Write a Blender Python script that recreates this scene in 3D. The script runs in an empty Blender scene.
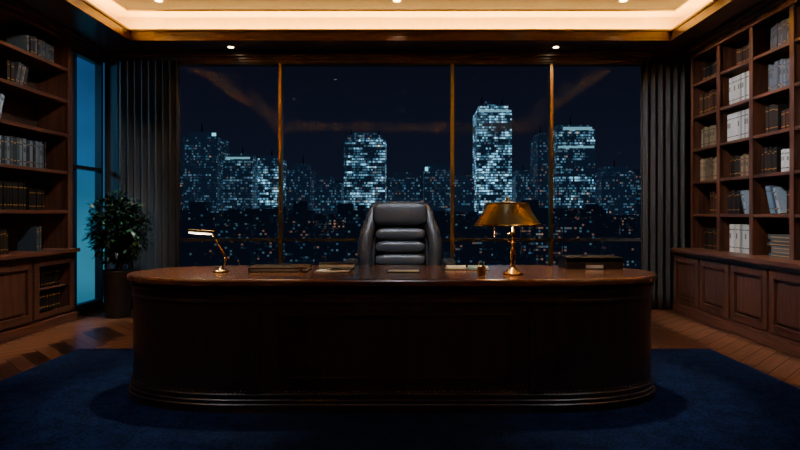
import bpy, bmesh, math, random
from mathutils import Vector, Matrix, Euler
random.seed(7)
CAM_Z=1.16
# ---------------------------------------------------------------- materials
def newmat(name):
    m=bpy.data.materials.new(name); m.use_nodes=True
    nt=m.node_tree; b=nt.nodes['Principled BSDF']
    return m,nt,b
def simple(name,col,rough=0.5,metal=0.0,emis=None,estr=0.0,coat=0.0,bump=0.0,bscale=200.0,var=0.15):
    m,nt,b=newmat(name)
    N=nt.nodes; L=nt.links
    tc=N.new('ShaderNodeTexCoord'); ns=N.new('ShaderNodeTexNoise'); ns.inputs['Scale'].default_value=bscale
    L.new(tc.outputs['Object'],ns.inputs['Vector'])
    mx=N.new('ShaderNodeMixRGB'); mx.blend_type='MIX'
    mx.inputs[1].default_value=(*[c*(1-var) for c in col],1); mx.inputs[2].default_value=(*[min(1,c*(1+var)) for c in col],1)
    L.new(ns.outputs['Fac'],mx.inputs[0]); L.new(mx.outputs[0],b.inputs['Base Color'])
    b.inputs['Roughness'].default_value=rough; b.inputs['Metallic'].default_value=metal
    b.inputs['Coat Weight'].default_value=coat
    if bump>0:
        bp=N.new('ShaderNodeBump'); bp.inputs['Strength'].default_value=bump; bp.inputs['Distance'].default_value=0.01
        L.new(ns.outputs['Fac'],bp.inputs['Height']); L.new(bp.outputs[0],b.inputs['Normal'])
    if emis:
        b.inputs['Emission Color'].default_value=(*emis,1); b.inputs['Emission Strength'].default_value=estr
    return m
def wood(name,c1,c2,axis='Z',rough=0.35,coat=0.3,scale=1.0,attr=None,uv=False):
    m,nt,b=newmat(name); N=nt.nodes; L=nt.links
    tc=N.new('ShaderNodeTexCoord'); mp=N.new('ShaderNodeMapping')
    s=[18*scale]*3; s['XYZ'.index(axis)]=1.2*scale
    mp.inputs['Scale'].default_value=s
    L.new(tc.outputs['UV' if uv else 'Object'],mp.inputs['Vector'])
    n1=N.new('ShaderNodeTexNoise'); n1.inputs['Scale'].default_value=1.6; n1.inputs['Detail'].default_value=8; n1.inputs['Distortion'].default_value=0.9
    L.new(mp.outputs[0],n1.inputs['Vector'])
    cr=N.new('ShaderNodeValToRGB'); cr.color_ramp.elements[0].position=0.32; cr.color_ramp.elements[1].position=0.68
    cr.color_ramp.elements[0].color=(*c1,1); cr.color_ramp.elements[1].color=(*c2,1)
    L.new(n1.outputs['Fac'],cr.inputs[0])
    out=cr.outputs[0]
    if attr:
        at=N.new('ShaderNodeAttribute'); at.attribute_name=attr
        mx=N.new('ShaderNodeMixRGB'); mx.blend_type='MULTIPLY'; mx.inputs[0].default_value=1
        L.new(out,mx.inputs[1]); L.new(at.outputs['Color'],mx.inputs[2]); out=mx.outputs[0]
    L.new(out,b.inputs['Base Color'])
    b.inputs['Roughness'].default_value=rough; b.inputs['Coat Weight'].default_value=coat; b.inputs['Coat Roughness'].default_value=0.2
    bp=N.new('ShaderNodeBump'); bp.inputs['Strength'].default_value=0.15; bp.inputs['Distance'].default_value=0.003
    L.new(n1.outputs['Fac'],bp.inputs['Height']); L.new(bp.outputs[0],b.inputs['Normal'])
    return m
def attrmat(name,rough=0.6,attr='Col'):
    m,nt,b=newmat(name); N=nt.nodes; L=nt.links
    at=N.new('ShaderNodeAttribute'); at.attribute_name=attr
    tc=N.new('ShaderNodeTexCoord'); ns=N.new('ShaderNodeTexNoise'); ns.inputs['Scale'].default_value=40
    L.new(tc.outputs['Object'],ns.inputs['Vector'])
    mr=N.new('ShaderNodeMapRange'); mr.inputs[3].default_value=0.8; mr.inputs[4].default_value=1.15
    L.new(ns.outputs['Fac'],mr.inputs[0])
    mx=N.new('ShaderNodeMixRGB'); mx.blend_type='MULTIPLY'; mx.inputs[0].default_value=1
    L.new(at.outputs['Color'],mx.inputs[1]); L.new(mr.outputs[0],mx.inputs[2])
    L.new(mx.outputs[0],b.inputs['Base Color']); b.inputs['Roughness'].default_value=rough
    return m
def emit(name,col,s):
    return simple(name,col,0.5,0,col,s)

M_case=wood('walnut_case',(0.040,0.015,0.009),(0.110,0.041,0.022),'Z',0.4,0.25)
M_caseH=wood('walnut_shelf',(0.046,0.017,0.010),(0.125,0.046,0.025),'Y',0.4,0.25)
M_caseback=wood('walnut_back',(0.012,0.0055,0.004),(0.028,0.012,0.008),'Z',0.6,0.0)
M_desk=wood('desk_veneer',(0.012,0.0075,0.0075),(0.036,0.021,0.019),'Z',0.36,0.35)
M_desktop=wood('desk_top_wood',(0.070,0.028,0.014),(0.18,0.074,0.034),'X',0.27,0.5)
M_trim=wood('trim_wood',(0.045,0.020,0.012),(0.11,0.048,0.027),'X',0.4,0.3)
M_floor=wood('parquet',(0.10,0.040,0.021),(0.25,0.108,0.056),'X',0.30,0.25,1.0,'Col',True)
M_floorbase=simple('floor_subbase',(0.006,0.004,0.003),0.6)
M_wall=simple('wall_paint',(0.035,0.033,0.035),0.8,bscale=30)
M_ceil_shaded=simple('ceiling_plaster_shaded',(0.045,0.031,0.018),0.85,bscale=10)  # darkened in colour to stand for the cove glow falling off
M_cove_tinted=simple('cove_plaster_light_tint',(0.85,0.56,0.13),0.8,bscale=10)  # golden tint of the cove light put into the plaster colour
M_frame=simple('window_frame_bronze',(0.40,0.28,0.14),0.32,0.85)
M_rail=simple('window_rail_steel',(0.10,0.10,0.11),0.4,0.4)
M_darkframe=simple('window_frame_dark',(0.02,0.022,0.026),0.4,0.5)
M_brass=simple('brass',(0.62,0.43,0.18),0.25,1.0,var=0.1,bscale=60)
M_brassd=simple('aged_brass',(0.36,0.26,0.12),0.36,1.0,var=0.2,bscale=30)
M_leather=simple('black_leather',(0.016,0.017,0.020),0.36,0,bump=0.25,bscale=260)
M_leather2=simple('charcoal_leather_panel',(0.026,0.029,0.034),0.31,0,bump=0.2,bscale=260)
M_black=simple('black_plastic',(0.012,0.012,0.014),0.35)
M_chrome=simple('dark_chrome',(0.3,0.3,0.32),0.2,1.0)
M_paper=simple('paper',(0.75,0.77,0.8),0.6,bscale=20,var=0.05)
M_bluepaper=simple('blue_paper',(0.25,0.45,0.65),0.5,bscale=20)
M_pot=simple('charcoal_pot',(0.02,0.022,0.028),0.4)
M_soil=simple('soil',(0.03,0.02,0.012),0.9,bscale=60,bump=0.5)
M_bark=simple('bark',(0.07,0.045,0.03),0.8,bscale=60,bump=0.4)
M_leaf=attrmat('leaf',0.38)
M_book=attrmat('book_cloth',0.55)
M_led=emit('lamp_diffuser',(1.0,0.80,0.5),22.0)
M_ledw=emit('led_warm_white',(1.0,0.86,0.68),7.0)

def curtainmat():
    m,nt,b=newmat('curtain_fabric'); N=nt.nodes; L=nt.links
    tc=N.new('ShaderNodeTexCoord'); mp=N.new('ShaderNodeMapping'); mp.inputs['Scale'].default_value=(300,300,8)
    ns=N.new('ShaderNodeTexNoise'); ns.inputs['Scale'].default_value=1
    L.new(tc.outputs['Object'],mp.inputs[0]); L.new(mp.outputs[0],ns.inputs['Vector'])
    cr=N.new('ShaderNodeValToRGB'); cr.color_ramp.elements[0].color=(0.022,0.023,0.027,1); cr.color_ramp.elements[1].color=(0.042,0.043,0.048,1)
    L.new(ns.outputs['Fac'],cr.inputs[0]); L.new(cr.outputs[0],b.inputs['Base Color'])
    b.inputs['Roughness'].default_value=0.8; b.inputs['Sheen Weight'].default_value=0.05
    return m
M_curtain=curtainmat()
def rugmat():
    m,nt,b=newmat('navy_rug_pile'); N=nt.nodes; L=nt.links
    tc=N.new('ShaderNodeTexCoord')
    n1=N.new('ShaderNodeTexNoise'); n1.inputs['Scale'].default_value=7; n1.inputs['Detail'].default_value=10; n1.inputs['Roughness'].default_value=0.8
    n2=N.new('ShaderNodeTexNoise'); n2.inputs['Scale'].default_value=90; n2.inputs['Detail'].default_value=6
    L.new(tc.outputs['Object'],n1.inputs['Vector']); L.new(tc.outputs['Object'],n2.inputs['Vector'])
    mm=N.new('ShaderNodeMath'); mm.operation='MULTIPLY'; L.new(n1.outputs['Fac'],mm.inputs[0]); L.new(n2.outputs['Fac'],mm.inputs[1])
    cr=N.new('ShaderNodeValToRGB'); cr.color_ramp.elements[0].position=0.17; cr.color_ramp.elements[1].position=0.36
    cr.color_ramp.elements[0].color=(0.003,0.008,0.034,1); cr.color_ramp.elements[1].color=(0.012,0.035,0.140,1)
    L.new(mm.outputs[0],cr.inputs[0]); L.new(cr.outputs[0],b.inputs['Base Color'])
    b.inputs['Roughness'].default_value=0.95; b.inputs['Specular IOR Level'].default_value=0.05
    bp=N.new('ShaderNodeBump'); bp.inputs['Strength'].default_value=0.7; bp.inputs['Distance'].default_value=0.015
    L.new(n2.outputs['Fac'],bp.inputs['Height']); L.new(bp.outputs[0],b.inputs['Normal'])
    return m
M_rug=rugmat()
def glassmat():
    m=bpy.data.materials.new('window_glass'); m.use_nodes=True; nt=m.node_tree; N=nt.nodes; L=nt.links
    N.clear(); o=N.new('ShaderNodeOutputMaterial'); t=N.new('ShaderNodeBsdfTransparent'); g=N.new('ShaderNodeBsdfGlossy')
    t.inputs[0].default_value=(0.95,0.97,1,1); g.inputs['Roughness'].default_value=0.0; g.inputs[0].default_value=(.5,.5,.5,1)
    lw=N.new('ShaderNodeLayerWeight'); lw.inputs[0].default_value=0.35
    mr=N.new('ShaderNodeMapRange'); mr.inputs[3].default_value=0.016; mr.inputs[4].default_value=0.4
    pw=N.new('ShaderNodeMath'); pw.operation='POWER'; pw.inputs[1].default_value=4.0; L.new(lw.outputs['Facing'],pw.inputs[0]); L.new(pw.outputs[0],mr.inputs[0])
    mx=N.new('ShaderNodeMixShader'); L.new(mr.outputs[0],mx.inputs[0]); L.new(t.outputs[0],mx.inputs[1]); L.new(g.outputs[0],mx.inputs[2]); L.new(mx.outputs[0],o.inputs[0])
    return m
M_glass=glassmat()

def citymat(name,CW,CH,BR,SC,RV=0.42):
    m=bpy.data.materials.new(name); m.use_nodes=True; nt=m.node_tree; N=nt.nodes; L=nt.links
    b=N['Principled BSDF']; b.inputs['Base Color'].default_value=(0.02,0.03,0.05,1); b.inputs['Roughness'].default_value=0.5
    def M(op,a,c=None):
        n=N.new('ShaderNodeMath'); n.operation=op
        for i,v in enumerate((a,c)):
            if v is None: continue
            if isinstance(v,(int,float)): n.inputs[i].default_value=v
            else: L.new(v,n.inputs[i])
        return n.outputs[0]
    g=N.new('ShaderNodeNewGeometry'); sp=N.new('ShaderNodeSeparateXYZ'); L.new(g.outputs['Position'],sp.inputs[0])
    sn=N.new('ShaderNodeSeparateXYZ'); L.new(g.outputs['Normal'],sn.inputs[0])
    at=N.new('ShaderNodeAttribute'); at.attribute_name='Col'; sc=N.new('ShaderNodeSeparateColor'); L.new(at.outputs['Color'],sc.inputs[0])
    u=M('DIVIDE',M('ADD',sp.outputs[0],sp.outputs[1]),CW); v=M('DIVIDE',sp.outputs[2],CH)
    fu=M('FLOOR',u); fv=M('FLOOR',v); ru=M('FRACT',u); rv=M('FRACT',v)
    seed=M('MULTIPLY',sc.outputs[0],97.0)
    cb=N.new('ShaderNodeCombineXYZ'); L.new(fu,cb.inputs[0]); L.new(fv,cb.inputs[1]); L.new(seed,cb.inputs[2])
    wn=N.new('ShaderNodeTexWhiteNoise'); wn.noise_dimensions='3D'; L.new(cb.outputs[0],wn.inputs['Vector'])
    cs=N.new('ShaderNodeSeparateColor'); L.new(wn.outputs['Color'],cs.inputs[0])
    cb2=N.new('ShaderNodeCombineXYZ'); L.new(M('MULTIPLY',fu,0.12),cb2.inputs[0]); L.new(M('MULTIPLY',fv,0.55),cb2.inputs[1]); L.new(seed,cb2.inputs[2])
    ns=N.new('ShaderNodeTexNoise'); ns.inputs['Scale'].default_value=1; ns.inputs['Detail'].default_value=2; L.new(cb2.outputs[0],ns.inputs['Vector'])
    pr=N.new('ShaderNodeMapRange'); pr.inputs[1].default_value=0.38; pr.inputs[2].default_value=0.62; pr.inputs[3].default_value=0.1; pr.inputs[4].default_value=1.9
    L.new(ns.outputs['Fac'],pr.inputs[0])
    lit=M('LESS_THAN',wn.outputs['Value'],M('MULTIPLY',sc.outputs[1],pr.outputs[0]))
    mask=M('MULTIPLY',M('GREATER_THAN',ru,0.12),M('GREATER_THAN',rv,RV))
    side=M('LESS_THAN',M('ABSOLUTE',sn.outputs[2]),0.5)
    br=M('ADD',M('MULTIPLY',M('POWER',cs.outputs[0],2.5),BR),0.14)
    e=M('MULTIPLY',M('MULTIPLY',M('MULTIPLY',lit,mask),side),br)
    warm=M('LESS_THAN',cs.outputs[1],sc.outputs[2])
    mc=N.new('ShaderNodeMixRGB'); L.new(cs.outputs[2],mc.inputs[0]); mc.inputs[1].default_value=(0.13,0.50,0.85,1); mc.inputs[2].default_value=(0.42,0.80,0.95,1)
    mx=N.new('ShaderNodeMixRGB'); L.new(warm,mx.inputs[0]); L.new(mc.outputs[0],mx.inputs[1]); mx.inputs[2].default_value=(1.0,0.55,0.36,1)
    mul=N.new('ShaderNodeVectorMath'); mul.operation='SCALE'; L.new(mx.outputs[0],mul.inputs[0]); L.new(e,mul.inputs['Scale'])
    ad=N.new('ShaderNodeVectorMath'); ad.operation='ADD'; L.new(mul.outputs[0],ad.inputs[0]); ad.inputs[1].default_value=tuple(SC*c for c in (0.0018,0.0040,0.0090))  # faint even blue glow added over the whole facade to lift it from the sky
    L.new(ad.outputs[0],b.inputs['Emission Color']); b.inputs['Emission Strength'].default_value=1.0
    return m
M_city=citymat('tower_facade',2.1,3.2,3.0,2.4,0.36)
M_cityn=citymat('near_block_facade',1.9,2.4,6.0,0.8,0.4)
M_cityf=citymat('far_block_facade',3.0,3.8,8.0,1.3,0.3)
def groundmat():
    m,nt,b=newmat('city_ground_lights'); N=nt.nodes; L=nt.links
    g=N.new('ShaderNodeNewGeometry'); vo=N.new('ShaderNodeTexVoronoi'); vo.inputs['Scale'].default_value=0.08
    L.new(g.outputs['Position'],vo.inputs['Vector'])
    cr=N.new('ShaderNodeValToRGB'); cr.color_ramp.elements[0].color=(1,0.6,0.3,1); cr.color_ramp.elements[1].position=0.2; cr.color_ramp.elements[1].color=(0.003,0.005,0.01,1)
    L.new(vo.outputs['Distance'],cr.inputs[0]); L.new(cr.outputs[0],b.inputs['Emission Color']); b.inputs['Emission Strength'].default_value=1.5
    b.inputs['Base Color'].default_value=(0.01,0.01,0.015,1)
    return m
M_ground=groundmat()
def bluefacade():
    m,nt,b=newmat('blue_lit_facade'); N=nt.nodes; L=nt.links
    g=N.new('ShaderNodeNewGeometry'); sp=N.new('ShaderNodeSeparateXYZ'); L.new(g.outputs['Position'],sp.inputs[0])
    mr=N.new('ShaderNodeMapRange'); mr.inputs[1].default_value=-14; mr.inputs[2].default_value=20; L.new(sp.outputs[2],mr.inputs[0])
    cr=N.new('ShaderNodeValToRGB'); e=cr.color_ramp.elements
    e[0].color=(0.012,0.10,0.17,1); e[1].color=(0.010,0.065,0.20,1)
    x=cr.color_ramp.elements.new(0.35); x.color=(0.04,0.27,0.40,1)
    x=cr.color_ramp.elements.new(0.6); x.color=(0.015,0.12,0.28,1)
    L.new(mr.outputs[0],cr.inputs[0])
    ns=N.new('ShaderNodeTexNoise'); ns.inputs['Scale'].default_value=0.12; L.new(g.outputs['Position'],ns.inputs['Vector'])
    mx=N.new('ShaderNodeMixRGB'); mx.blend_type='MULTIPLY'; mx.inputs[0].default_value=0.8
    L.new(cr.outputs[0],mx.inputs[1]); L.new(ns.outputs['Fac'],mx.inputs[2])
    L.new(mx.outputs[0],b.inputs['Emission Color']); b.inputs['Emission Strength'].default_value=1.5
    b.inputs['Base Color'].default_value=(0.02,0.05,0.08,1)
    return m
M_blue=bluefacade()

# ---------------------------------------------------------------- mesh builder
class MB:
    def __init__(s,mats):
        s.bm=bmesh.new(); s.mats=mats; s.cl=s.bm.loops.layers.color.new('Col')
    def _f(s,faces,mat,col,smooth):
        mi=s.mats.index(mat)
        for f in faces:
            f.material_index=mi; f.smooth=smooth
            if col:
                for l in f.loops: l[s.cl]=(*col,1)
    def quad(s,pts,mat):
        s._f([s.bm.faces.new([s.bm.verts.new(p) for p in pts])],mat,None,False)
    def box(s,x0,x1,y0,y1,z0,z1,mat,col=None,M=None):
        v=[s.bm.verts.new(p) for p in ((x0,y0,z0),(x1,y0,z0),(x1,y1,z0),(x0,y1,z0),(x0,y0,z1),(x1,y0,z1),(x1,y1,z1),(x0,y1,z1))]
        if M:
            for q in v: q.co=M@q.co
        fs=[s.bm.faces.new([v[i] for i in t]) for t in ((3,2,1,0),(4,5,6,7),(0,1,5,4),(1,2,6,5),(2,3,7,6),(3,0,4,7))]
        s._f(fs,mat,col,False); return v
    def lathe(s,prof,mat,c=(0,0,0),seg=32,M=None,sx=1,sy=1,col=None,cap=True,flute=0,fn=12):
        rings=[]
        for r,z in prof:
            ring=[]
            for i in range(seg):
                a=2*math.pi*i/seg; rr=r*(1+flute*math.cos(a*fn))
                p=Vector((rr*math.cos(a)*sx,rr*math.sin(a)*sy,z))
                if M: p=M@p
                ring.append(s.bm.verts.new(p+Vector(c)))
            rings.append(ring)
        fs=[]
        for a,b in zip(rings,rings[1:]):
            for i in range(seg):
                j=(i+1)%seg; fs.append(s.bm.faces.new((a[i],a[j],b[j],b[i])))
        s._f(fs,mat,col,True)
        if cap:
            s._f([s.bm.faces.new(rings[0][::-1]),s.bm.faces.new(rings[-1])],mat,col,False)
    def tube(s,pts,rad,mat,seg=12,col=None,smooth_path=0):
        pts=[Vector(p) for p in pts]
        if not isinstance(rad,(list,tuple)): rad=[rad]*len(pts)
        rad=list(rad)
        for _ in range(smooth_path):
            np_=[pts[0]]; nr=[rad[0]]
            for i in range(len(pts)-1):
                np_+= [pts[i]*.75+pts[i+1]*.25, pts[i]*.25+pts[i+1]*.75]; nr+=[rad[i]*.75+rad[i+1]*.25,rad[i]*.25+rad[i+1]*.75]
            np_.append(pts[-1]); nr.append(rad[-1]); pts,rad=np_,nr
        rings=[]; up=None
        for i,p in enumerate(pts):
            t=(pts[min(i+1,len(pts)-1)]-pts[max(i-1,0)]).normalized()
            if up is None:
                up=Vector((0,0,1)) if abs(t.z)<0.9 else Vector((1,0,0))
            a=(up-t*up.dot(t)).normalized(); b=t.cross(a); up=a
            rings.append([s.bm.verts.new(p+(a*math.cos(2*math.pi*k/seg)+b*math.sin(2*math.pi*k/seg))*rad[i]) for k in range(seg)])
        fs=[]
        for a,b in zip(rings,rings[1:]):
            for i in range(seg):
                j=(i+1)%seg; fs.append(s.bm.faces.new((a[i],a[j],b[j],b[i])))
        fs+=[s.bm.faces.new(rings[0][::-1]),s.bm.faces.new(rings[-1])]
        s._f(fs,mat,col,True)
    def sq(s,c,size,mat,e=0.4,e2=None,M=None,nu=28,nv=16,col=None):
        e2=e if e2 is None else e2
        pw=lambda w,k: math.copysign(abs(w)**k,w)
        rings=[]
        for j in range(1,nv):
            ph=-math.pi/2+math.pi*j/nv; r=[]
            for i in range(nu):
                th=2*math.pi*i/nu
                p=Vector((size[0]/2*pw(math.cos(ph),e)*pw(math.cos(th),e2),size[1]/2*pw(math.cos(ph),e)*pw(math.sin(th),e2),size[2]/2*pw(math.sin(ph),e)))
                if M: p=M@p
                r.append(s.bm.verts.new(p+Vector(c)))
            rings.append(r)
        pb=Vector((0,0,-size[2]/2)); pt=Vector((0,0,size[2]/2))
        if M: pb=M@pb; pt=M@pt
        vb=s.bm.verts.new(pb+Vector(c)); vt=s.bm.verts.new(pt+Vector(c)); fs=[]
        for a,b in zip(rings,rings[1:]):
            for i in range(nu):
                k=(i+1)%nu; fs.append(s.bm.faces.new((a[i],a[k],b[k],b[i])))
        for i in range(nu):
            k=(i+1)%nu; fs.append(s.bm.faces.new((vb,rings[0][k],rings[0][i]))); fs.append(s.bm.faces.new((vt,rings[-1][i],rings[-1][k])))
        s._f(fs,mat,col,True)
    def extr(s,poly,y0,y1,mat,M=None):
        a=[s.bm.verts.new((p[0],y0,p[1])) for p in poly]; b=[s.bm.verts.new((p[0],y1,p[1])) for p in poly]
        if M:
            for q in a+b: q.co=M@q.co
        fs=[s.bm.faces.new(a),s.bm.faces.new(b[::-1])]
        n=len(poly)
        for i in range(n):
            j=(i+1)%n; fs.append(s.bm.faces.new((a[j],a[i],b[i],b[j])))
        s._f(fs,mat,None,False)
    def done(s,name,bevel=0,recenter=True,T=None,segs=2):
        if T: s.bm.transform(T)
        xs=[v.co for v in s.bm.verts]
        mn=Vector([min(v[i] for v in xs) for i in range(3)]); mx=Vector([max(v[i] for v in xs) for i in range(3)])
        o=Vector(((mn.x+mx.x)/2,(mn.y+mx.y)/2,mn.z))
        for v in s.bm.verts: v.co-=o
        bmesh.ops.recalc_face_normals(s.bm,faces=s.bm.faces)
        me=bpy.data.meshes.new(name); s.bm.to_mesh(me); s.bm.free()
        for m in s.mats: me.materials.append(m)
        ob=bpy.data.objects.new(name,me); ob.location=o; bpy.context.collection.objects.link(ob)
        if bevel:
            bv=ob.modifiers.new('bevel','BEVEL'); bv.width=bevel; bv.segments=segs; bv.limit_method='ANGLE'; bv.angle_limit=math.radians(40)
        return ob

# ---------------------------------------------------------------- room shell
XL,XR,YB,YF=-4.05,3.72,7.07,-1.0
SOF=3.10; LIPT=3.22; CEIL=3.46
# floor: herringbone parquet
mb=MB([M_floor,M_floorbase]); uvl=mb.bm.loops.layers.uv.new('UVMap')
W=0.125; n=5; R=Matrix.Rotation(math.radians(45),4,'Z')
rng=random.Random(3)
def plank(a0,a1,b0,b1,vert):
    g=0.0032
    c=R@Vector(((a0+a1)/2*W,(b0+b1)/2*W,0))
    if not(XL-0.5<c.x<XR+0.5 and YF-0.5<c.y+3<YB+0.5): return
    k=(0.30 if vert else 0.85)+rng.random()*0.6; col=(k,k*(0.92+rng.random()*0.1),k*(0.85+rng.random()*0.15))  # vert planks darker: fall of light put into the plank colour
    v=[mb.bm.verts.new(R@Vector(p)+Vector((0,3,0))) for p in ((a0*W+g,b0*W+g,0),(a1*W-g,b0*W+g,0),(a1*W-g,b1*W-g,0),(a0*W+g,b1*W-g,0))]
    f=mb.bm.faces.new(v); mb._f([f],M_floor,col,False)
    ou,ov=rng.random()*9,rng.random()*9; Ln=n*W
    uv=((0,0),(Ln,0),(Ln,W),(0,W)) if not vert else ((0,0),(0,W),(Ln,W),(Ln,0))
    for l,(p,q) in zip(f.loops,uv): l[uvl].uv=(p+ou,q+ov)
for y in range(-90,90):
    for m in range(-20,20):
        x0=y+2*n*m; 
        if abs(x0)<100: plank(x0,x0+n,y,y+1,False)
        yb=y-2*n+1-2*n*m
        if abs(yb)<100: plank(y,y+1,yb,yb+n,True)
for co,no in (((XL,0,0),(-1,0,0)),((XR,0,0),(1,0,0)),((0,YF,0),(0,-1,0)),((0,YB+0.1,0),(0,1,0))):
    bmesh.ops.bisect_plane(mb.bm,geom=mb.bm.verts[:]+mb.bm.edges[:]+mb.bm.faces[:],plane_co=co,plane_no=no,clear_outer=True)
mb.box(XL-0.1,XR+0.1,YF-0.1,YB+0.15,-0.2,-0.001,M_floorbase)
mb.done('floor')

def room(name,boxes,mats,bevel=0):
    mb=MB(mats)
    for b in boxes: mb.box(*b)
    return mb.done(name,bevel)
room('wall_left',[(XL-0.1,XL,YF,6.34,0,CEIL,M_wall),(XL-0.1,-3.72,6.34,6.36,0,CEIL,M_wall),(-3.80,-3.72,6.36,YB+.12,3.02,SOF,M_wall),(-3.80,-3.72,6.36,YB+.12,0,0.06,M_wall)],[M_wall])
room('wall_right',[(XR,XR+0.1,YF,YB+0.1,0,CEIL,M_wall)],[M_wall])
room('wall_front',[(XL-0.1,XR+0.1,YF-0.1,YF,0,CEIL,M_trim)],[M_trim])
WX0,WX1=-2.92,3.0
room('wall_back',[(-3.70,WX0,YB,YB+0.12,0,SOF,M_wall),(WX1,XR+0.1,YB,YB+0.12,0,SOF,M_wall),(WX0,WX1,YB,YB+0.12,3.03,SOF,M_wall),(WX0,WX1,YB,YB+0.12,0,0.08,M_wall)],[M_wall])
# ceiling : soffit ring + raised tray
LX0,LX1,LY0,LY1=-3.12,2.96,-0.35,6.50
RX0,RX1,RY0,RY1=LX0-0.26,LX1+0.26,LY0-0.26,LY1+0.26
sof=[]
for (a,b,c,d) in ((XL-.1,LX0,YF-.1,YB+.12),(LX1,XR+.1,YF-.1,YB+.12),(LX0,LX1,YF-.1,LY0),(LX0,LX1,LY1,YB+.12)):
    sof.append((a,b,c,d,SOF,SOF+0.04,M_trim))
t=0.035
for (a,b,c,d) in ((LX0-t,LX0,LY0-t,LY1+t),(LX1,LX1+t,LY0-t,LY1+t),(LX0,LX1,LY0-t,LY0),(LX0,LX1,LY1,LY1+t)):
    sof.append((a,b,c,d,SOF+0.0401,LIPT,M_trim))
mb=MB([M_trim,M_cove_tinted,M_ceil_shaded])
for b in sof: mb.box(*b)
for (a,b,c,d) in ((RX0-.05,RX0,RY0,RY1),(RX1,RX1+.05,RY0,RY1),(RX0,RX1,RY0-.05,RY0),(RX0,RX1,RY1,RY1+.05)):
    mb.box(a,b,c,d,SOF+0.04,CEIL,M_cove_tinted)
mb.box(XL-.1,XR+.1,YF-.1,YB+.12,CEIL,CEIL+0.08,M_ceil_shaded)
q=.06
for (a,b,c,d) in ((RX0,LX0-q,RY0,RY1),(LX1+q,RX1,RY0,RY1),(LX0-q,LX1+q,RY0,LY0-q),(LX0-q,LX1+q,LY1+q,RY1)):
    mb.box(a,b,c,d,CEIL-.02,CEIL-.0005,M_cove_tinted)  # bright margin: cove light spill painted on the ceiling edge
mb.done('ceiling')
mb=MB([M_trim])
for k,(o,z0,z1) in enumerate(((0.02,SOF-0.015,SOF+0.03),(0.012,LIPT-0.03,LIPT))):
    mb.box(LX0,LX0+o,LY0,LY1,z0,z1,M_trim); mb.box(LX1-o,LX1,LY0,LY1,z0,z1,M_trim)
    mb.box(LX0+o,LX1-o,LY1-o,LY1,z0,z1,M_trim); mb.box(LX0+o,LX1-o,LY0,LY0+o,z0,z1,M_trim)
mb.done('trim_1',0.004)
mb=MB([M_trim])
for o,z0,z1 in ((0.13,3.075,3.10),(0.10,3.045,3.075),(0.06,3.02,3.045),(0.035,2.99,3.02)):
    mb.box(-3.70,3.36,YB-o,YB,z0,z1,M_trim)
    mb.box(-3.72,-3.72+o,6.36,YB-o,z0,z1,M_trim)
mb.done('trim_2',0.004)
mb=MB([M_trim]); mb.box(-3.70,WX0,YB-0.02,YB,0,0.12,M_trim); mb.box(WX1,3.1,YB-0.02,YB,0,0.12,M_trim); mb.done('baseboard_back',0.004)

# window_1 : big back window
mb=MB([M_darkframe,M_frame,M_glass,M_rail])
y0,y1=YB+0.0,YB+0.10
mb.box(WX0,WX1,y0-0.02,y1,0.08,0.15,M_darkframe); mb.box(WX0,WX1,y0-0.02,y1,2.97,3.03,M_darkframe)
mb.box(WX0,WX0+.05,y0-0.02,y1,0.15,2.97,M_darkframe); mb.box(WX1-.05,WX1,y0-0.02,y1,0.15,2.97,M_darkframe)
for x in (-1.55,0.54,1.74): mb.box(x-0.018,x+0.018,y0-0.05,y1-.04,0.15,2.97,M_frame)
xs=[WX0+.05,-1.55,0.54,1.74,WX1-.05]
for a,b in zip(xs,xs[1:]):
    mb.box(a+0.0185,b-0.0185,y0-.03,y1-.02,0.815,0.85,M_rail)
    for z0,z1 in ((.15,.815),(.85,2.97)): mb.quad([(a,y0+.05,z0),(b,y0+.05,z0),(b,y0+.05,z1),(a,y0+.05,z1)],M_glass)
mb.done('window_1')
mb=MB([M_darkframe,M_glass])
mb.box(-3.79,-3.71,6.36,6.40,0.06,3.02,M_darkframe); mb.box(-3.79,-3.71,7.02,7.06,0.06,3.02,M_darkframe)
mb.box(-3.79,-3.71,6.40,7.02,0.06,0.12,M_darkframe); mb.box(-3.79,-3.71,6.40,7.02,2.95,3.02,M_darkframe)
mb.box(-3.79,-3.71,6.40,7.02,1.66,1.70,M_darkframe); mb.box(-3.77,-3.73,6.52,6.535,0.12,2.95,M_darkframe)
mb.quad([(-3.76,6.40,.12),(-3.76,7.02,.12),(-3.76,7.02,2.95),(-3.76,6.40,2.95)],M_glass)
mb.done('window_2')

# curtains
def curtain(x0,x1,yc,name,n):
    bm=bmesh.new(); cols=n*14; rows=16; grid=[]
    rg=random.Random(int(abs(x0)*100)); ph=[rg.uniform(-.5,.5) for _ in range(n+1)]; am=[rg.uniform(.6,1.1) for _ in range(n+1)]
    for j in range(rows+1):
        tz=j/rows; row=[]
        for i in range(cols+1):
            u=i/cols; k=u*n; kk=int(min(k,n-1)); a=am[kk]*(1-(k-kk))+am[kk+1]*(k-kk); p=ph[kk]*(1-(k-kk))+ph[kk+1]*(k-kk)
            y=yc+0.030*a*math.sin(2*math.pi*k+p*(1-tz)*1.5)
            x=x0+(x1-x0)*u+0.012*math.sin(4*math.pi*k)
            row.append(bm.verts.new((x,y,0.012+tz*2.975)))
        grid.append(row)
    for a,b in zip(grid,grid[1:]):
        for i in range(cols):
            f=bm.faces.new((a[i],a[i+1],b[i+1],b[i])); f.smooth=True
    me=bpy.data.meshes.new(name); bm.to_mesh(me); bm.free(); me.materials.append(M_curtain)
    o=bpy.data.objects.new(name,me); bpy.context.collection.objects.link(o)
    s=o.modifiers.new('solid','SOLIDIFY'); s.thickness=0.006
    return o
curtain(-3.50,-2.74,6.965,'curtain',9)
curtain(2.80,3.33,6.965,'curtain',6)

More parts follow.
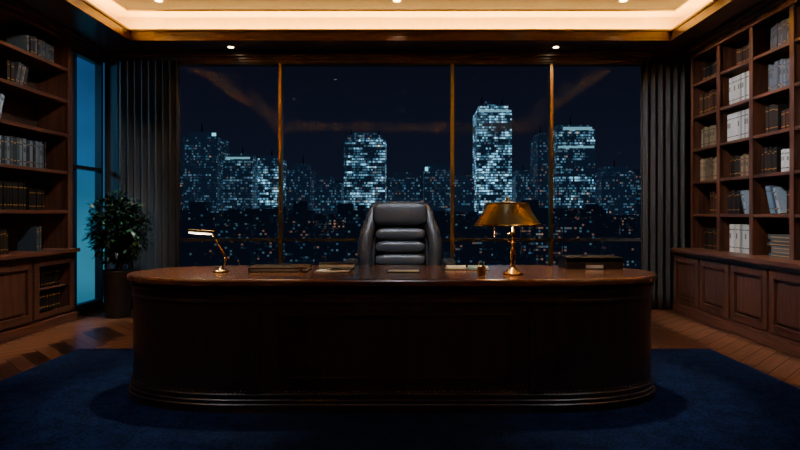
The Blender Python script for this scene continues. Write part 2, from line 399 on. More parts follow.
# ---------------------------------------------------------------- bookcases
def panel_door(mb,xf,sgn,ya,yb,z0,z1):
    d=-sgn
    def bx(a,b,y0,y1,zz0,zz1): mb.box(min(xf+d*a,xf+d*b),max(xf+d*a,xf+d*b),y0,y1,zz0,zz1,M_case)
    f=0.065
    bx(0,0.022,ya,ya+f,z0,z1); bx(0,0.022,yb-f,yb,z0,z1); bx(0,0.022,ya+f,yb-f,z0,z0+f); bx(0,0.022,ya+f,yb-f,z1-f,z1)
    bx(0,0.016,ya+f+.03,yb-f-.03,z0+f+.03,z1-f-.03)
    bx(0,0.030,ya+f-.008,ya+f+.006,z0+f,z1-f); bx(0,0.030,yb-f-.006,yb-f+.008,z0+f,z1-f)
    bx(0,0.030,ya+f,yb-f,z0+f-.008,z0+f+.006); bx(0,0.030,ya+f,yb-f,z1-f-.006,z1-f+.008)
# right
RB=[6.86-0.60*i for i in range(0,13)]
RZ=[0.75,1.15,1.53,1.91,2.29,2.67,3.0]
mb=MB([M_case,M_caseH,M_caseback])
yA,yZ=RB[-1],RB[0]
mb.box(3.16,3.70,yA,yZ,0.0,0.71,M_case)
mb.box(3.13,3.16,yA,yZ,0.0,0.09,M_caseH); mb.box(3.145,3.16,yA,yZ,0.09,0.115,M_caseH)
mb.box(3.10,3.70,yA,yZ,0.71,0.75,M_caseH); mb.box(3.13,3.16,yA,yZ,0.68,0.71,M_caseH)
for a,b in zip(RB,RB[1:]): panel_door(mb,3.16,1,b+0.02,a-0.02,0.13,0.665)
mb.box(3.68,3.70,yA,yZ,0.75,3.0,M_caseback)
for y in RB:
    yy=min(max(y,yA+0.02),yZ-0.02)
    mb.box(3.36,3.68,yy-0.02,yy+0.02,0.75,3.0,M_case); mb.box(3.345,3.36,yy-0.03,yy+0.03,0.75,3.0,M_case)
for z in RZ[1:-1]:
    for a,b in zip(RB,RB[1:]): mb.box(3.352,3.68,b+0.021,a-0.021,z-0.03,z,M_caseH)
mb.box(3.33,3.70,yA,yZ,2.97,3.03,M_caseH); mb.box(3.29,3.70,yA,yZ,3.03,3.065,M_caseH); mb.box(3.25,3.70,yA,yZ,3.065,3.095,M_caseH)
mb.done('built_in_bookcase',0.003)
# left
LBY=[6.32,5.02,3.72,2.42,1.12,-0.18]
LZ=[0.78,1.19,1.61,2.01,2.38,2.72,3.0]
mb=MB([M_case,M_caseH,M_caseback])
yA,yZ=LBY[-1],LBY[0]
mb.box(-4.03,-3.64,yA,5.62,0,0.74,M_case)
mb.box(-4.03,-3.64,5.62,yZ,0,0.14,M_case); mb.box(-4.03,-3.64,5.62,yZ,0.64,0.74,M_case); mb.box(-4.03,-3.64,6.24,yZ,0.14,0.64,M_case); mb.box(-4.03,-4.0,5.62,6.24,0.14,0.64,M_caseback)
mb.box(-3.64,-3.62,5.62,5.70,0.12,0.68,M_case); mb.box(-3.64,-3.62,6.22,6.30,0.12,0.68,M_case)
mb.box(-3.64,-3.62,5.70,6.22,0.12,0.17,M_case); mb.box(-3.64,-3.62,5.70,6.22,0.63,0.68,M_case)
mb.box(-3.98,-3.66,5.62,6.24,0.385,0.40,M_caseH)
mb.box(-3.64,-3.60,yA,yZ,0,0.09,M_caseH); mb.box(-4.03,-3.57,yA,yZ,0.74,0.78,M_caseH); mb.box(-3.64,-3.61,yA,yZ,0.71,0.74,M_caseH)
yy=5.60
while yy-0.65>yA: panel_door(mb,-3.64,-1,yy-0.63,yy-0.01,0.12,0.69); yy-=0.65
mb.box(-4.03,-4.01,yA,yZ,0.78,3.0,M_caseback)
for y in LBY:
    yy=min(max(y,yA+0.03),yZ-0.03)
    mb.box(-4.01,-3.68,yy-0.03,yy+0.03,0.78,3.0,M_case); mb.box(-3.68,-3.66,yy-0.04,yy+0.04,0.78,3.0,M_case)
for z in LZ[1:-1]:
    for a,b in zip(LBY,LBY[1:]): mb.box(-4.01,-3.67,b+0.031,a-0.031,z-0.035,z,M_caseH)
mb.box(-4.03,-3.65,yA,yZ,2.99,3.03,M_caseH); mb.box(-4.03,-3.61,yA,yZ,3.03,3.065,M_caseH); mb.box(-4.03,-3.56,yA,yZ,3.065,3.095,M_caseH)
mb.done('built_in_bookcase',0.003)

# books
PAL={'white':[(.66,.69,.70),(.74,.76,.77),(.50,.53,.55),(.70,.70,.68)],'cream':[(.50,.45,.37),(.60,.55,.46),(.36,.31,.25)],
 'dark':[(.03,.035,.05),(.05,.05,.06),(.02,.02,.03),(.09,.06,.05)],'grey':[(.20,.25,.30),(.28,.33,.38),(.12,.15,.19),(.38,.43,.47)],
 'blue':[(.30,.42,.52),(.5,.58,.66),(.10,.18,.28),(.65,.7,.75)],'brown':[(.16,.08,.05),(.24,.14,.09),(.10,.05,.03)],
 'black':[(.012,.013,.018),(.02,.02,.026)]}
def books(mb,xs,sgn,y0,y1,z,hmax,kind,rg,style='row'):
    """spines face -sgn; x of spine = xs; fill y0..y1"""
    pal=PAL[kind]
    def bk(M,w,h,d,col):
        a,b=(0,d) if sgn>0 else (-d,0)
        mb.box(a,b,0,w,0,h,M_book,col,M)
        tcol=(.62,.46,.20) if sum(col)<0.9 else (.18,.13,.10)
        e=-0.0012 if sgn>0 else 0.0012
        lo,hi=min(0,e),max(0,e)
        for fz in (0.16,0.80):
            mb.box(lo,hi,w*0.1,w*0.9,h*fz,h*fz+0.009,M_book,tcol,M)
        if rg.random()<0.5:
            mb.box(lo,hi,w*0.2,w*0.8,h*0.5,h*0.68,M_book,tuple(min(1,c*0.5+0.04) for c in col),M)
    if style=='stack':
        zz=z; 
        while zz<z+hmax:
            t=rg.uniform(.02,.045); col=rg.choice(pal); L=(y1-y0)*rg.uniform(.8,1)
            M=Matrix.Translation((xs+sgn*rg.uniform(0,.02),y0,zz))
            a,b=(0,.2) if sgn>0 else (-.2,0)
            mb.box(a,b,0,L,0,t,M_book,col,M); 
            a2,b2=(-.001,0) if sgn>0 else (0,.001)
            mb.box(a2,b2,L*.1,L*.9,t*.35,t*.6,M_book,(.6,.5,.35),M)
            zz+=t+.001
        return
    y=y0
    base=rg.uniform(.82,.95)
    while y<y1-0.02:
        w=rg.uniform(.02,.045); h=hmax*base*rg.uniform(.92,1.04) if style!='set' else hmax*.88
        if style=='set': w=.036
        col=rg.choice(pal)
        x=xs+sgn*rg.uniform(0,.012)
        if style=='lean':
            an=-math.radians(rg.uniform(12,18))
            M=Matrix.Translation((x,y,z+.001))@Matrix.Rotation(an,4,'X')
            bk(Matrix.Translation((0,0,w*math.sin(abs(an))))@M,w,h*.95,.2,col); y+=w/math.cos(an)+.001
        else:
            bk(Matrix.Translation((x,y,z)),w,h,.2,col); y+=w+.004
rg=random.Random(11)
mb=MB([M_book])
def R_(bay,row,kind,f0,f1,hf=0.8,style='row'):
    a,b=RB[bay],RB[bay+1]
    hi=a-0.03; lo=b+0.03; y1=hi-(hi-lo)*f0; y0=hi-(hi-lo)*f1
    sp=RZ[row+1]-RZ[row]-0.035
    books(mb,3.40,1,y0,y1,RZ[row]+0.001,sp*hf,kind,rg,style)
spec=[(0,2,'cream',.1,.95,.82),(0,3,'cream',.15,.95,.8),(0,4,'brown',.1,.8,.8),(0,0,'dark',.3,.9,.7),(0,1,'brown',.5,.95,.75),(0,5,'dark',.2,.8,.7),
(1,5,'brown',.4,.9,.7),(1,4,'white',.15,.95,.96,'set'),(1,3,'white',.08,.95,.96,'set'),(1,2,'dark',.2,.55,.8),(1,2,'cream',.58,.8,.7),(1,1,'dark',.08,.5,.8),(1,1,'blue',.6,.75,.85,'lean'),(1,0,'white',.1,.95,.9,'set'),
(2,5,'grey',.3,.98,.9),(2,4,'grey',.25,.98,.9),(2,2,'dark',.1,.52,.8),(2,2,'white',.6,.98,.75),(2,1,'blue',.35,.6,.88,'lean'),(2,0,'grey',.25,.95,.55,'stack'),(2,3,'dark',.15,.55,.85),(2,3,'brown',.6,.9,.6),(2,1,'dark',.75,.97,.7),
(3,3,'white',.3,.95,.96,'set'),(3,0,'white',.1,.95,.95,'set'),(3,1,'cream',.4,.95,.8),(3,4,'dark',.2,.95,.8),(3,2,'grey',.1,.5,.75),(3,5,'dark',.1,.9,.8)]
for s in spec: R_(*s)
for bay in range(4,12):
    for row in range(6):
        f=rg.uniform(.05,.4); R_(bay,row,rg.choice(list(PAL)),f,rg.uniform(f+.3,.97),rg.uniform(.7,.88))
mb.done('shelf_books')
mb=MB([M_book])
def L_(bay,row,kind,f0,f1,hf=.8,style='row'):
    a,b=LBY[bay],LBY[bay+1]; hi=a-.075; lo=b+.045; y1=hi-(hi-lo)*f0; y0=hi-(hi-lo)*f1
    sp=LZ[row+1]-LZ[row]-.04
    books(mb,-3.72,-1,y0,y1,LZ[row]+.001,sp*hf,kind,rg,style)
for s in [(0,5,'grey',.10,.48,.92),(0,4,'grey',.50,.62,.9,'lean'),(0,4,'black',.64,.72,.8),(0,3,'blue',.80,.88,.9,'lean'),(0,3,'dark',.9,.98,.8),
 (0,2,'grey',.22,.97,.86),(0,1,'black',.24,.46,.62,'set'),(0,1,'black',.48,.97,.78,'set'),(0,0,'grey',.28,.36,.75),(0,0,'dark',.70,.98,.7)]: L_(*s)
books(mb,-3.70,-1,5.66,6.20,0.401,.20,'black',rg,'set'); books(mb,-3.70,-1,5.66,6.20,0.171,.19,'black',rg,'set')
for bay in range(1,5):
    for row in range(6):
        f=rg.uniform(.05,.3); L_(bay,row,rg.choice(['grey','dark','blue','brown']),f,rg.uniform(f+.3,.97),rg.uniform(.7,.85))
mb.done('shelf_books')

# ---------------------------------------------------------------- rug
RUGT=0.016
mb=MB([M_rug]); mb.box(-2.78,2.55,-0.2,4.90,0.0005,RUGT,M_rug); mb.done('area_rug',0.005)

# ---------------------------------------------------------------- desk
DCX,DCY,DZ=-0.10,3.775,0.78; FL,HW,HD=0.86,1.69,0.47
def outline(nseg=48,e=0.92):
    pts=[]
    pw=lambda w,k: math.copysign(abs(w)**k,w)
    for i in range(nseg+1):
        t=-math.pi/2+math.pi*i/nseg
        pts.append((FL+(HW-FL)*pw(math.cos(t),e),HD*pw(math.sin(t),e)))
    for i in range(nseg+1):
        t=math.pi/2+math.pi*i/nseg
        pts.append((-FL+(HW-FL)*pw(math.cos(t),e),HD*pw(math.sin(t),e)))
    return pts
OUT=outline()
def offs(off):
    n=len(OUT); r=[]
    for i in range(n):
        a=Vector(OUT[i-1]); b=Vector(OUT[(i+1)%n]); t=(b-a).normalized(); nn=Vector((t.y,-t.x))
        r.append(Vector(OUT[i])+nn*off)
    return r
mb=MB([M_desk,M_desktop,M_brassd])
def sweep(prof,mat,captop=True,capbot=True):
    rings=[]
    for off,z in prof: rings.append([mb.bm.verts.new((DCX+p.x,DCY+p.y,z)) for p in offs(off)])
    fs=[]; n=len(OUT)
    for a,b in zip(rings,rings[1:]):
        for i in range(n):
            j=(i+1)%n; fs.append(mb.bm.faces.new((a[i],a[j],b[j],b[i])))
    mb._f(fs,mat,None,False)
    cs=[]
    if captop: cs.append(mb.bm.faces.new(rings[-1]))
    if capbot: cs.append(mb.bm.faces.new(rings[0][::-1]))
    mb._f(cs,mat,None,False)
sweep([(-0.010,RUGT+.0005),(-0.010,0.060),(-0.016,0.066),(-0.016,0.085),(-0.022,0.09),(-0.023,0.115),(-0.032,0.122),(-0.034,0.126),
       (-0.034,0.635),(-0.026,0.642),(-0.026,0.656),(-0.032,0.660),(-0.032,0.698),(-0.022,0.705),(-0.018,0.718),(-0.026,0.724),(-0.026,0.735)],M_desk)
sweep([(-0.016,0.7352),(-0.002,0.742),(0.0,0.750),(0.0,0.768),(-0.005,0.777),(-0.011,0.780)],M_desktop)
yf=DCY-HD+0.034
for x in (-0.93,0.70): mb.box(x,x+0.07,yf-0.010,yf+0.01,0.126,0.635,M_desk)
def frame(x0,x1,z0,z1,w=0.014,d=0.009):
    mb.box(x0,x1,yf-d,yf+.005,z0,z0+w,M_desk); mb.box(x0,x1,yf-d,yf+.005,z1-w,z1,M_desk)
    mb.box(x0,x0+w,yf-d,yf+.005,z0+w,z1-w,M_desk); mb.box(x1-w,x1,yf-d,yf+.005,z0+w,z1-w,M_desk)
frame(-0.76,0.60,0.20,0.58,.014,.010)
# bead moulding ring above plinth
o2=offs(-0.022); pos=[]
per=[(o2[i],o2[(i+1)%len(o2)]) for i in range(len(o2))]
step=0.026; acc=0
for a,b in per:
    l=(b-a).length
    while acc<l and l>0:
        pos.append(a+(b-a)*(acc/l)); acc+=step
    acc-=l
for p in pos:
    if p.y<0.25: mb.sq((DCX+p.x*.996,DCY+p.y*.985,0.132),(0.016,0.016,0.012),M_desk,1.0,1.0,None,6,4)
mb.done('executive_desk')

# ---------------------------------------------------------------- chair
mb=MB([M_leather,M_black,M_chrome,M_leather2])
def P(x,y,z):
    v=Vector((x,y,z-0.45)); v=Matrix.Rotation(math.radians(-6),3,'X')@v
    return (v.x,v.y+0.22,v.z+0.45)
RM=Matrix.Rotation(math.radians(-6),4,'X')
poly=[(-.27,.42),(.27,.42),(.335,.62),(.35,.82),(.335,.98),(.29,1.10),(.265,1.19),(.235,1.235),(.17,1.25),(-.17,1.25),(-.235,1.235),(-.265,1.19),(-.29,1.10),(-.335,.98),(-.35,.82),(-.335,.62)]
MM=Matrix.Translation((0,0.22,0.45))@RM@Matrix.Translation((0,0,-0.45))
mb.extr(poly,0.04,0.12,M_leather,MM)
mb.sq(P(0,0.01,1.135),(.46,.15,.20),M_leather,.45,.35,RM)
for i in range(5):
    z=.535+i*.108; mb.sq(P(0,0.000+0.010*abs(i-2.5),z),(.42,.17,.110),M_leather2,.6,.3,RM)
for s in (-1,1):
    mb.tube([P(s*.22,.0,.46),P(s*.275,-.02,.62),P(s*.295,-.03,.80),P(s*.285,-.02,.95),P(s*.25,0,1.06),P(s*.235,.03,1.16),P(s*.20,.05,1.22)],[.045,.058,.062,.06,.052,.042,.025],M_leather,16,None,2)
    mb.sq((s*.385,.0,.745),(.095,.40,.07),M_leather,.5,.4)
    mb.tube([(s*.30,-.05,.42),(s*.375,-.07,.46),(s*.395,-.12,.58),(s*.388,-.13,.72)],[.022,.022,.02,.02],M_chrome,10,None,2)
    mb.tube([(s*.30,.10,.42),(s*.375,.12,.46),(s*.395,.13,.58),(s*.388,.12,.72)],[.022,.022,.02,.02],M_chrome,10,None,2)
mb.sq((0,-.02,.46),(.60,.50,.15),M_leather,.5,.35)
mb.sq((0,-.02,.39),(.54,.44,.08),M_black,.4,.3)
mb.lathe([(.06,.27),(.06,.36)],M_black,seg=20); mb.lathe([(.028,.10),(.028,.30)],M_chrome,seg=16); mb.lathe([(.05,.08),(.055,.13),(.035,.15)],M_chrome,seg=20)
for k in range(5):
    a=2*math.pi*k/5+.3; c,s=math.cos(a),math.sin(a)
    mb.tube([(c*.03,s*.03,.115),(c*.15,s*.15,.10),(c*.26,s*.26,.08)],[.03,.024,.017],M_chrome,10)
    mb.tube([(c*.26,s*.26,.085),(c*.26,s*.26,.05)],.01,M_black,8)
    for w in (-.018,.018):
        q=Vector((c*.265,s*.265,.029)); d=Vector((-s,c,0))
        mb.tube([q+d*(w-.009),q+d*(w+.009)],.028,M_black,16)
mb.done('office_chair',0.012,T=Matrix.Translation((-0.065,4.575,RUGT)),segs=3)

# ---------------------------------------------------------------- table lamp (brass shade)
LX,LY=0.645,3.56; z=DZ+.0005
mb=MB([M_brassd,M_brass,M_ledw])
mb.lathe([(.062,0),(.064,.010),(.055,.018),(.040,.022),(.034,.032),(.018,.042),(.012,.055),(.017,.066),(.012,.078),(.016,.10),(.0185,.14),(.012,.17),(.009,.18),(.017,.19),(.009,.20),(.009,.245),(.016,.255),(.009,.265),(.007,.40)],M_brass,(LX,LY,z),28)
mb.tube([(LX-.012,LY,z+.19),(LX-.035,LY,z+.21),(LX-.03,LY,z+.25),(LX-.01,LY,z+.262)],.003,M_brass,8,None,2)
sc=(LX-.035,LY,z)
prof=[(.205,.305),(.200,.312),(.175,.345),(.150,.385),(.132,.425),(.128,.438)]
mb.lathe(prof,M_brassd,sc,72,cap=False,flute=.006,fn=36)
mb.lathe([(r-.004,h) for r,h in prof],M_brassd,sc,72,cap=False,flute=.006,fn=36)
mb.lathe([(.209,.300),(.211,.306),(.206,.312),(.200,.306),(.203,.300)],M_brass,sc,64,cap=False)
mb.lathe([(.131,.434),(.131,.442),(.05,.446),(.012,.452),(.010,.470),(.002,.478)],M_brassd,sc,48,cap=True)
mb.lathe([(.003,.33),(.022,.34),(.030,.365),(.020,.39),(.012,.40)],M_ledw,sc,16)
mb.tube([(LX-.001,LY,z+.40),(sc[0],LY,z+.425)],.006,M_brass,8)
for k in range(14): mb.sq((sc[0]-.09,LY-.06,z+.335-k*.0075),(.005,.005,.005),M_brass,1,1,None,6,4)
mb.done('table_lamp')
def lamp(kind,name,loc,energy,col,size=.03,rot=None,spot=None,blend=.5,sx=None,sy=None):
    l=bpy.data.lights.new(name,kind); l.energy=energy; l.color=col
    if kind=='AREA':
        l.shape='RECTANGLE'; l.size=sx; l.size_y=sy
    else: l.shadow_soft_size=size
    if kind=='SPOT': l.spot_size=math.radians(spot); l.spot_blend=blend
    o=bpy.data.objects.new(name,l); o.location=loc
    if rot is not None:
        if isinstance(rot,Vector): o.rotation_euler=(rot-Vector(loc)).to_track_quat('-Z','Y').to_euler()
        else: o.rotation_euler=rot
    bpy.context.collection.objects.link(o); return o
lamp('POINT','table_lamp_bulb',(sc[0]-.06,LY,z+.33),6,(1,.64,.32),.02)

# small task lamp on the left
mb=MB([M_brass,M_ledw,M_black])
bx,by=-1.20,3.72
mb.lathe([(.052,0),(.053,.008),(.045,.014),(.014,.018),(.011,.03),(.006,.034)],M_brass,(bx,by,z),28)
mb.tube([(bx,by,z+.02),(bx+.025,by,z+.05),(bx+.03,by,z+.09),(bx+.0,by,z+.15),(bx-.035,by,z+.21),(bx-.06,by,z+.255)],.0055,M_brass,10,None,2)
mb.sq((bx+.028,by,z+.085),(.022,.022,.022),M_brass,1,1,None,12,8)
mb.sq((bx-.06,by,z+.255),(.024,.024,.024),M_brass,1,1,None,12,8)
Rm=Matrix.Rotation(math.radians(4),4,'Y')
mb.sq((bx-.125,by,z+.262),(.17,.055,.024),M_brass,.5,.5,Rm)
mb.sq((bx-.13,by-.004,z+.250),(.145,.046,.012),M_ledw,.5,.5,Rm)
mb.done('desk_lamp')
lamp('POINT','desk_lamp_bulb',(bx-.13,by-.01,z+.23),3.5,(1,.68,.40),.02)

# ---------------------------------------------------------------- desk items
def flatrot(cx,cy,a): return Matrix.Translation((cx,cy,0))@Matrix.Rotation(math.radians(a),4,'Z')
mb=MB([M_leather,M_paper,M_brass]); Tm=flatrot(-.84,3.84,3)
mb.box(-.19,.19,-.13,.13,z,z+.006,M_leather,None,Tm); mb.box(-.18,.18,-.122,.125,z+.006,z+.022,M_paper,None,Tm); mb.box(-.19,.19,-.13,.13,z+.022,z+.030,M_leather,None,Tm)
mb.box(-.19,-.178,-.13,.13,z+.006,z+.022,M_leather,None,Tm); mb.box(.14,.16,-.134,-.12,z+.004,z+.032,M_brass,None,Tm)
mb.done('leather_folio',.002)
mb=MB([M_paper,M_black])
for i in range(6):
    Tm=flatrot(-.50+.004*i,3.78,rg.uniform(-6,6)); mb.box(-.105,.105,-.09,.09,z+i*.0016,z+i*.0016+.0012,M_paper,None,Tm)
mb.done('paper_stack')
mb=MB([M_black,M_paper]); Tm=flatrot(-.49,4.00,0)
mb.box(-.12,.12,-.07,.07,z,z+.008,M_black,None,Tm); mb.box(-.115,.115,-.066,.066,z+.008,z+.03,M_paper,None,Tm); mb.box(-.12,.12,-.07,.07,z+.03,z+.038,M_black,None,Tm)
mb.done('hardcover_book',.002)
mb=MB([M_black,M_brass])
mb.tube([(-.50,3.72,z+.015),(-.36,3.75,z+.015)],.0045,M_black,10); mb.tube([(-.36,3.75,z+.015),(-.345,3.753,z+.015)],[.0045,.001],M_brass,10)
mb.tube([(-.50,3.72,z+.015),(-.52,3.716,z+.015)],[.0045,.003],M_brass,10); mb.tube([(-.49,3.717,z+.021),(-.44,3.728,z+.021)],.0012,M_brass,6)
o=mb.done('fountain_pen'); o.location.z=DZ+.0112
mb=MB([M_paper,M_leather]); Tm=flatrot(-.03,3.74,0)
mb.box(-.11,.11,-.05,.06,z,z+.006,M_leather,None,Tm); mb.box(-.10,.10,-.045,.055,z+.006,z+.009,M_paper,None,Tm)
mb.done('notepad',.001)
mb=MB([M_bluepaper,M_paper,M_black]); Tm=flatrot(.40,3.95,-6)
mb.box(-.15,.15,-.10,.10,z,z+.006,M_black,None,Tm); mb.box(-.143,-.003,-.094,.094,z+.006,z+.016,M_paper,None,Tm); mb.box(.003,.143,-.094,.094,z+.006,z+.016,M_bluepaper,None,Tm); 
for k in range(9): mb.tube([Tm@Vector((-.007,-.08+k*.02,z+.017)),Tm@Vector((0,-.08+k*.02,z+.022)),Tm@Vector((.007,-.08+k*.02,z+.017))],.0012,M_black,6)
mb.done('open_planner',.001)
mb=MB([M_brassd,M_black,M_brass]); c=(.447,3.52,z)
mb.lathe([(.024,0),(.026,.004),(.025,.01),(.025,.052),(.027,.056),(.022,.056),(.021,.01),(.003,.008)],M_brassd,c,24,cap=True)
for k,(dx,dy) in enumerate(((.01,.004),(-.012,.0),(.002,-.012))): mb.tube([(c[0]+dx*.3,c[1]+dy*.3,z+.01),(c[0]+dx*1.5,c[1]+dy*1.5,z+.085)],[.003,.0035],(M_black,M_brass,M_black)[k],8)
mb.done('pen_holder')
mb=MB([M_black,M_paper,M_leather]); Tm=flatrot(1.26,4.02,-2)
mb.box(-.19,.19,-.12,.12,z,z+.006,M_black,None,Tm)
for a,b,c_,d in ((-.19,-.182,-.12,.12),(.182,.19,-.12,.12),(-.182,.182,.112,.12)): mb.box(a,b,c_,d,z+.006,z+.075,M_black,None,Tm)
mb.box(-.182,-.06,-.12,-.112,z+.006,z+.05,M_black,None,Tm); mb.box(.06,.182,-.12,-.112,z+.006,z+.05,M_black,None,Tm)
mb.box(-.165,.165,-.105,.105,z+.006,z+.03,M_paper,None,Tm); mb.box(-.17,.17,-.108,.108,z+.03,z+.046,M_leather,None,Tm); mb.box(-.19,.19,-.12,.12,z+.075,z+.081,M_black,None,Tm)
mb.done('document_tray',.002)

# ---------------------------------------------------------------- plant
px,py=-3.25,6.50
mb=MB([M_pot,M_soil,M_bark,M_leaf])
mb.lathe([(.125,.0005),(.13,.01),(.165,.50),(.172,.505),(.172,.525),(.158,.525),(.150,.47),(.004,.46)],M_pot,(px,py,0),36)
mb.lathe([(.150,.465),(.08,.478),(.004,.48)],M_soil,(px,py,0),24)
rp=random.Random(5)
for k in range(7):
    a=rp.uniform(0,6.28); r=rp.uniform(.05,.2); zt=rp.uniform(.95,1.25)
    p0=(px+rp.uniform(-.04,.04),py+rp.uniform(-.04,.04),.46); p1=(px+math.cos(a)*r*.4,py+math.sin(a)*r*.4,.75); p2=(px+math.cos(a)*r,py+math.sin(a)*r,zt)
    mb.tube([p0,p1,p2],[.012,.008,.003],M_bark,8,None,2)
    for q in range(5):
        s=rp.uniform(.3,1); b=Vector(p1).lerp(Vector(p2),s); a2=rp.uniform(0,6.28)
        e=b+Vector((math.cos(a2)*.15,math.sin(a2)*.13,rp.uniform(.02,.12))); mb.tube([b,e],[.004,.0015],M_bark,6)
def leaf(p,d,L,w,col):
    d=d.normalized(); s=d.cross(Vector((0,0,1)));
    if s.length<.01: s=Vector((1,0,0))
    s.normalize(); nrm=s.cross(d)
    mid=[p,p+d*L*.35,p+d*L*.7-nrm*L*.05,p+d*L-nrm*L*.12]
    vm=[mb.bm.verts.new(q) for q in mid]
    for sg in (-1,1):
        a=mb.bm.verts.new(mid[1]+s*sg*w+nrm*w*.3); b=mb.bm.verts.new(mid[2]+s*sg*w*.7+nrm*w*.2)
        fs=[mb.bm.faces.new((vm[0],vm[1],a)),mb.bm.faces.new((vm[1],vm[2],b,a)),mb.bm.faces.new((vm[2],vm[3],b))]
        mb._f(fs,M_leaf,col,True)
for k in range(1900):
    while True:
        v=Vector((rp.uniform(-1,1),rp.uniform(-1,1),rp.uniform(-1,1)))
        if .25<v.length<1: break
    bump=1+.16*math.sin(v.x*7+v.z*5)*math.cos(v.y*6-v.z*4)
    p=Vector((px+v.x*.315*bump,py+v.y*.26*bump,.98+v.z*.385*bump))
    if p.z<.60 and abs(v.x)<.25: continue
    d=Vector((v.x+rp.uniform(-.7,.7),v.y+rp.uniform(-.7,.7),v.z*.5+rp.uniform(-.7,.5)))
    L=rp.uniform(.05,.085)
    if p.x+d.normalized().x*L<-3.67 or p.y+d.normalized().y*L>6.86: continue
    g=rp.uniform(.5,1.4); leaf(p,d,L,rp.uniform(.016,.025),(.07*g,.22*g,.13*g))
mb.done('potted_ficus')

# ---------------------------------------------------------------- city
D0=700.0; GZ=-190
def pxX(p,d=D0): return (p-408)*d/580
def pxZ(p,d=D0): return CAM_Z+(213-p)*d/580
rc=random.Random(21)
def bldg(mb,x0,x1,zt,d,dep,dens,warm,z0=GZ,mat=None):
    mb.box(x0,x1,d,d+dep,z0,zt,mat or M_city,(rc.random(),dens,warm))
M_mast=simple('mast_steel',(.05,.05,.06),.5,.5)
M_crown=emit('crown_light',(.25,.8,1.0),1.6); M_crownw=emit('crown_soft',(.35,.85,1.0),0.5)
def tower(parts,masts=(),crown=None,d=D0,dep=45):
    mb=MB([M_city,M_mast,M_crown,M_crownw])
    for (a,b,top,dens,warm,*r) in parts:
        off=r[0] if r else 0; z0=r[1] if len(r)>1 else GZ
        bldg(mb,pxX(a,d),pxX(b,d),pxZ(top,d),d+off,dep-2*off,dens,warm,z0)
    for (p,t0,t1) in masts: mb.tube([(pxX(p,d),d+20,pxZ(t0,d)),(pxX(p,d),d+20,pxZ(t1,d))],[1.2,.4],M_mast,6)
    if crown:
        for (a,b,t0,t1,strong) in crown: mb.box(pxX(a,d),pxX(b,d),d-.6,d,pxZ(t1,d),pxZ(t0,d),M_crown if strong else M_crownw)
    mb.done('skyscraper')
tower([(183,217,137,.5,.2),(186,205,131,.2,.1,8)],[(196,131,120)],[(212,216,133,136,True)])
tower([(223,252,157,.6,.2),(228,248,153,.3,.1,6)],[(238,153,146)],[(226,250,157,159,False)])
tower([(258,279,158,.8,.08),(260,276,155,.4,.05,6)],[(268,155,148)])
tower([(286,310,170,.45,.45),(292,306,163,.3,.3,6)],[(300,163,154)])
tower([(344,385,139,.8,.18),(347,381,134,.6,.1,6),(352,376,131,.5,.1,10)],[(350,134,126),(378,134,128)])
tower([(424,450,170,.5,.5),(428,446,165,.3,.3,6)],[],[(425,428,167,171,True)])
tower([(477,512,110,.9,.15),(480,509,104,.95,.03,6),(486,492,100,.3,.1,10)],[(484,104,94),(505,104,96)],[(479,511,110,112,False)])
tower([(516,535,176,.5,.5),(519,532,170,.4,.4,5)],[(526,170,163)])
tower([(538,549,137,.45,.6),(540,548,133,.4,.5,5)],[(544,133,124)])
tower([(557,595,129,.7,.18),(560,592,124,.5,.1,8)],[(575,124,114)],[(563,592,127,130,False),(558,594,146,148,False)])
tower([(602,636,172,.5,.35),(608,630,166,.3,.2,6)],[(620,166,158)])
tower([(453,474,180,.45,.4),(456,470,175,.3,.3,6)])
tower([(314,341,183,.5,.35),(318,330,176,.4,.3,6)])
tower([(388,420,178,.5,.45),(394,412,172,.3,.3,6)])
mb=MB([M_city,M_cityf,M_cityn])
for k in range(1600):
    if k%5>1: d=rc.uniform(760,1400); y=rc.triangular(168,235,203); mt=M_cityf; dn=rc.uniform(.2,.6)
    else: d=rc.uniform(430,640); y=rc.uniform(208,285); mt=M_cityn; dn=rc.uniform(.12,.45)
    u=rc.uniform(-.66,.62)
    w=rc.uniform(14,34); x=u*d; zt=max(pxZ(y,d),GZ+25)
    bldg(mb,x-w/2,x+w/2,zt,d,rc.uniform(14,30),dn,rc.uniform(.35,.85),GZ,mt)
    if rc.random()<.4: bldg(mb,x-w*.25,x+w*.25,zt+rc.uniform(3,9),d+4,9,.1,.5,zt,mt)
mb.done('city_buildings')
mb=MB([M_ground]); mb.box(-2500,2500,60,4000,GZ-1,GZ,M_ground); mb.done('city_ground')
# neighbouring tower lit blue, seen through the side window
mb=MB([M_blue,M_darkframe]); mb.box(-60,-31.5,60,64,GZ,40,M_blue)
for k in range(0,12): mb.box(-60+k*2.3,-59.93+k*2.3,59.8,60,-30,40,M_darkframe)
mb.done('neighbouring_tower')

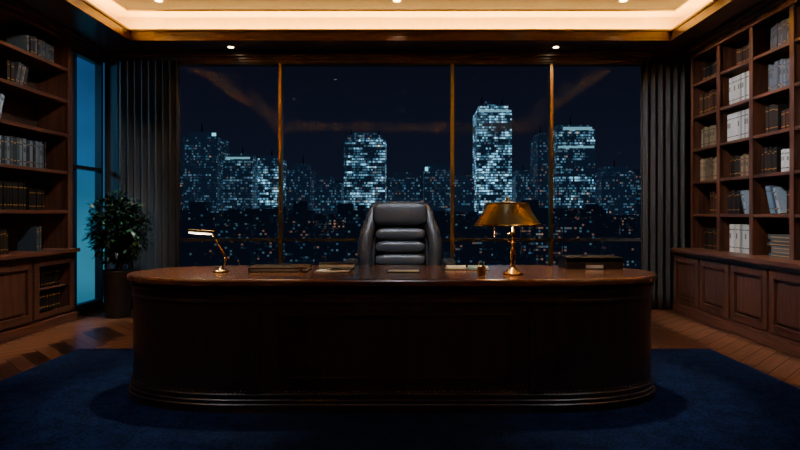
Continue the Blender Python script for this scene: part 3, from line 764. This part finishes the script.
# ---------------------------------------------------------------- lights
WARM=(1.0,.60,.17)
zc=SOF+.055
cx=(LX0+LX1)/2; cy=(LY0+LY1)/2
UP=(math.pi,0,0)
lamp('AREA','cove_light',(cx,LY1+.14,zc),150,WARM,rot=UP,sx=6.2,sy=.06)
lamp('AREA','cove_light',(cx,LY0-.14,zc),80,WARM,rot=UP,sx=6.2,sy=.06)
lamp('AREA','cove_light',(LX0-.14,cy,zc),150,WARM,rot=UP,sx=.06,sy=6.8)
lamp('AREA','cove_light',(LX1+.14,cy,zc),150,WARM,rot=UP,sx=.06,sy=6.8)
def down(x,y,zc,energy,col,spot=80,tgt=None,blend=.6):  # ceiling downlights, and added fill spots built the same way
    mb=MB([M_brassd,M_led])
    mb.lathe([(.030,-.002),(.048,-.006),(.052,-.001),(.052,0)],M_brassd,(x,y,zc),24,cap=False)
    mb.lathe([(.032,-.004),(.032,-.002)],M_led,(x,y,zc),20)
    mb.done('recessed_downlight_and_fill')
    t=Vector(tgt) if tgt else Vector((x,y-.001,0))
    lamp('SPOT','downlight_and_fill_beam',(x,y,zc-.02),energy,col,.03,t,spot,blend)
DW=(1.0,.74,.50); DC=(.80,.88,1.0)
for x in (-2.70,-.12,2.33): down(x,6.28,CEIL,40,DW,70)
for x in (-2.07,1.73): down(x,6.78,SOF,30,(1,.6,.3),130)
down(-1.25,4.25,CEIL,230,(1,.74,.50),40,(-1.25,3.95,.78)); down(-.06,3.3,CEIL,520,DC,24,(-.06,4.7,1.0)); down(1.15,4.25,CEIL,230,(1,.74,.50),40,(1.1,3.95,.78))  # desk spots left and right; middle cool beam added to brighten the chair
for y in (5.6,4.0): down(1.4,y,CEIL,270,(.95,.92,.90),70,(3.4,y+.5,1.7))  # extra spots added to brighten the right bookcase
for y in (5.2,3.6): down(-1.8,y,CEIL,150,(.95,.92,.90),70,(-3.7,y+.5,1.6))  # same for the left bookcase: unseen spots added for brightness
down(-2.5,6.0,CEIL,190,(.85,.95,1),32,(-3.3,6.5,.9))  # unseen spot added to lift the plant
# added spots brightening the floor either side of the rug
down(-2.75,5.35,CEIL,110,(1,.62,.36),46,(-3.0,5.2,0)); down(2.5,5.2,CEIL,110,(1,.62,.36),46,(2.85,5.0,0))
# unseen fill spots added for the rug / desk front
down(-2.3,2.6,CEIL,50,DC,70,(-2.6,3.6,0)); down(2.1,2.6,CEIL,50,DC,70,(2.4,3.6,0)); down(-.1,1.2,CEIL,20,DC,60,(-.1,2.8,0))
lamp('SPOT','added_blue_fill',(-6.6,5.4,2.6),600,(.12,.55,1.0),.4,Vector((-3.2,7.0,1.0)),70,.5)  # blue fill added out of view outside the side window, no real lamp

w=bpy.data.worlds.new('night'); bpy.context.scene.world=w; w.use_nodes=True; nt=w.node_tree
bg=nt.nodes['Background']; tc=nt.nodes.new('ShaderNodeTexCoord'); sp=nt.nodes.new('ShaderNodeSeparateXYZ'); cr=nt.nodes.new('ShaderNodeValToRGB')
nt.links.new(tc.outputs['Generated'],sp.inputs[0]); nt.links.new(sp.outputs[2],cr.inputs[0]); nt.links.new(cr.outputs[0],bg.inputs[0])
e=cr.color_ramp.elements; e[0].position=0; e[0].color=(.007,.010,.022,1); e[1].position=.35; e[1].color=(.0030,.0032,.008,1)
bg.inputs[1].default_value=1.0

cam=bpy.data.cameras.new('camera'); co=bpy.data.objects.new('camera',cam); bpy.context.collection.objects.link(co)
co.location=(0,0,CAM_Z); co.rotation_euler=(math.pi/2,0,0); cam.sensor_width=36; cam.lens=26.1; cam.shift_x=-.01; cam.shift_y=-.015; cam.clip_end=6000; cam.clip_start=.05
bpy.context.scene.camera=co
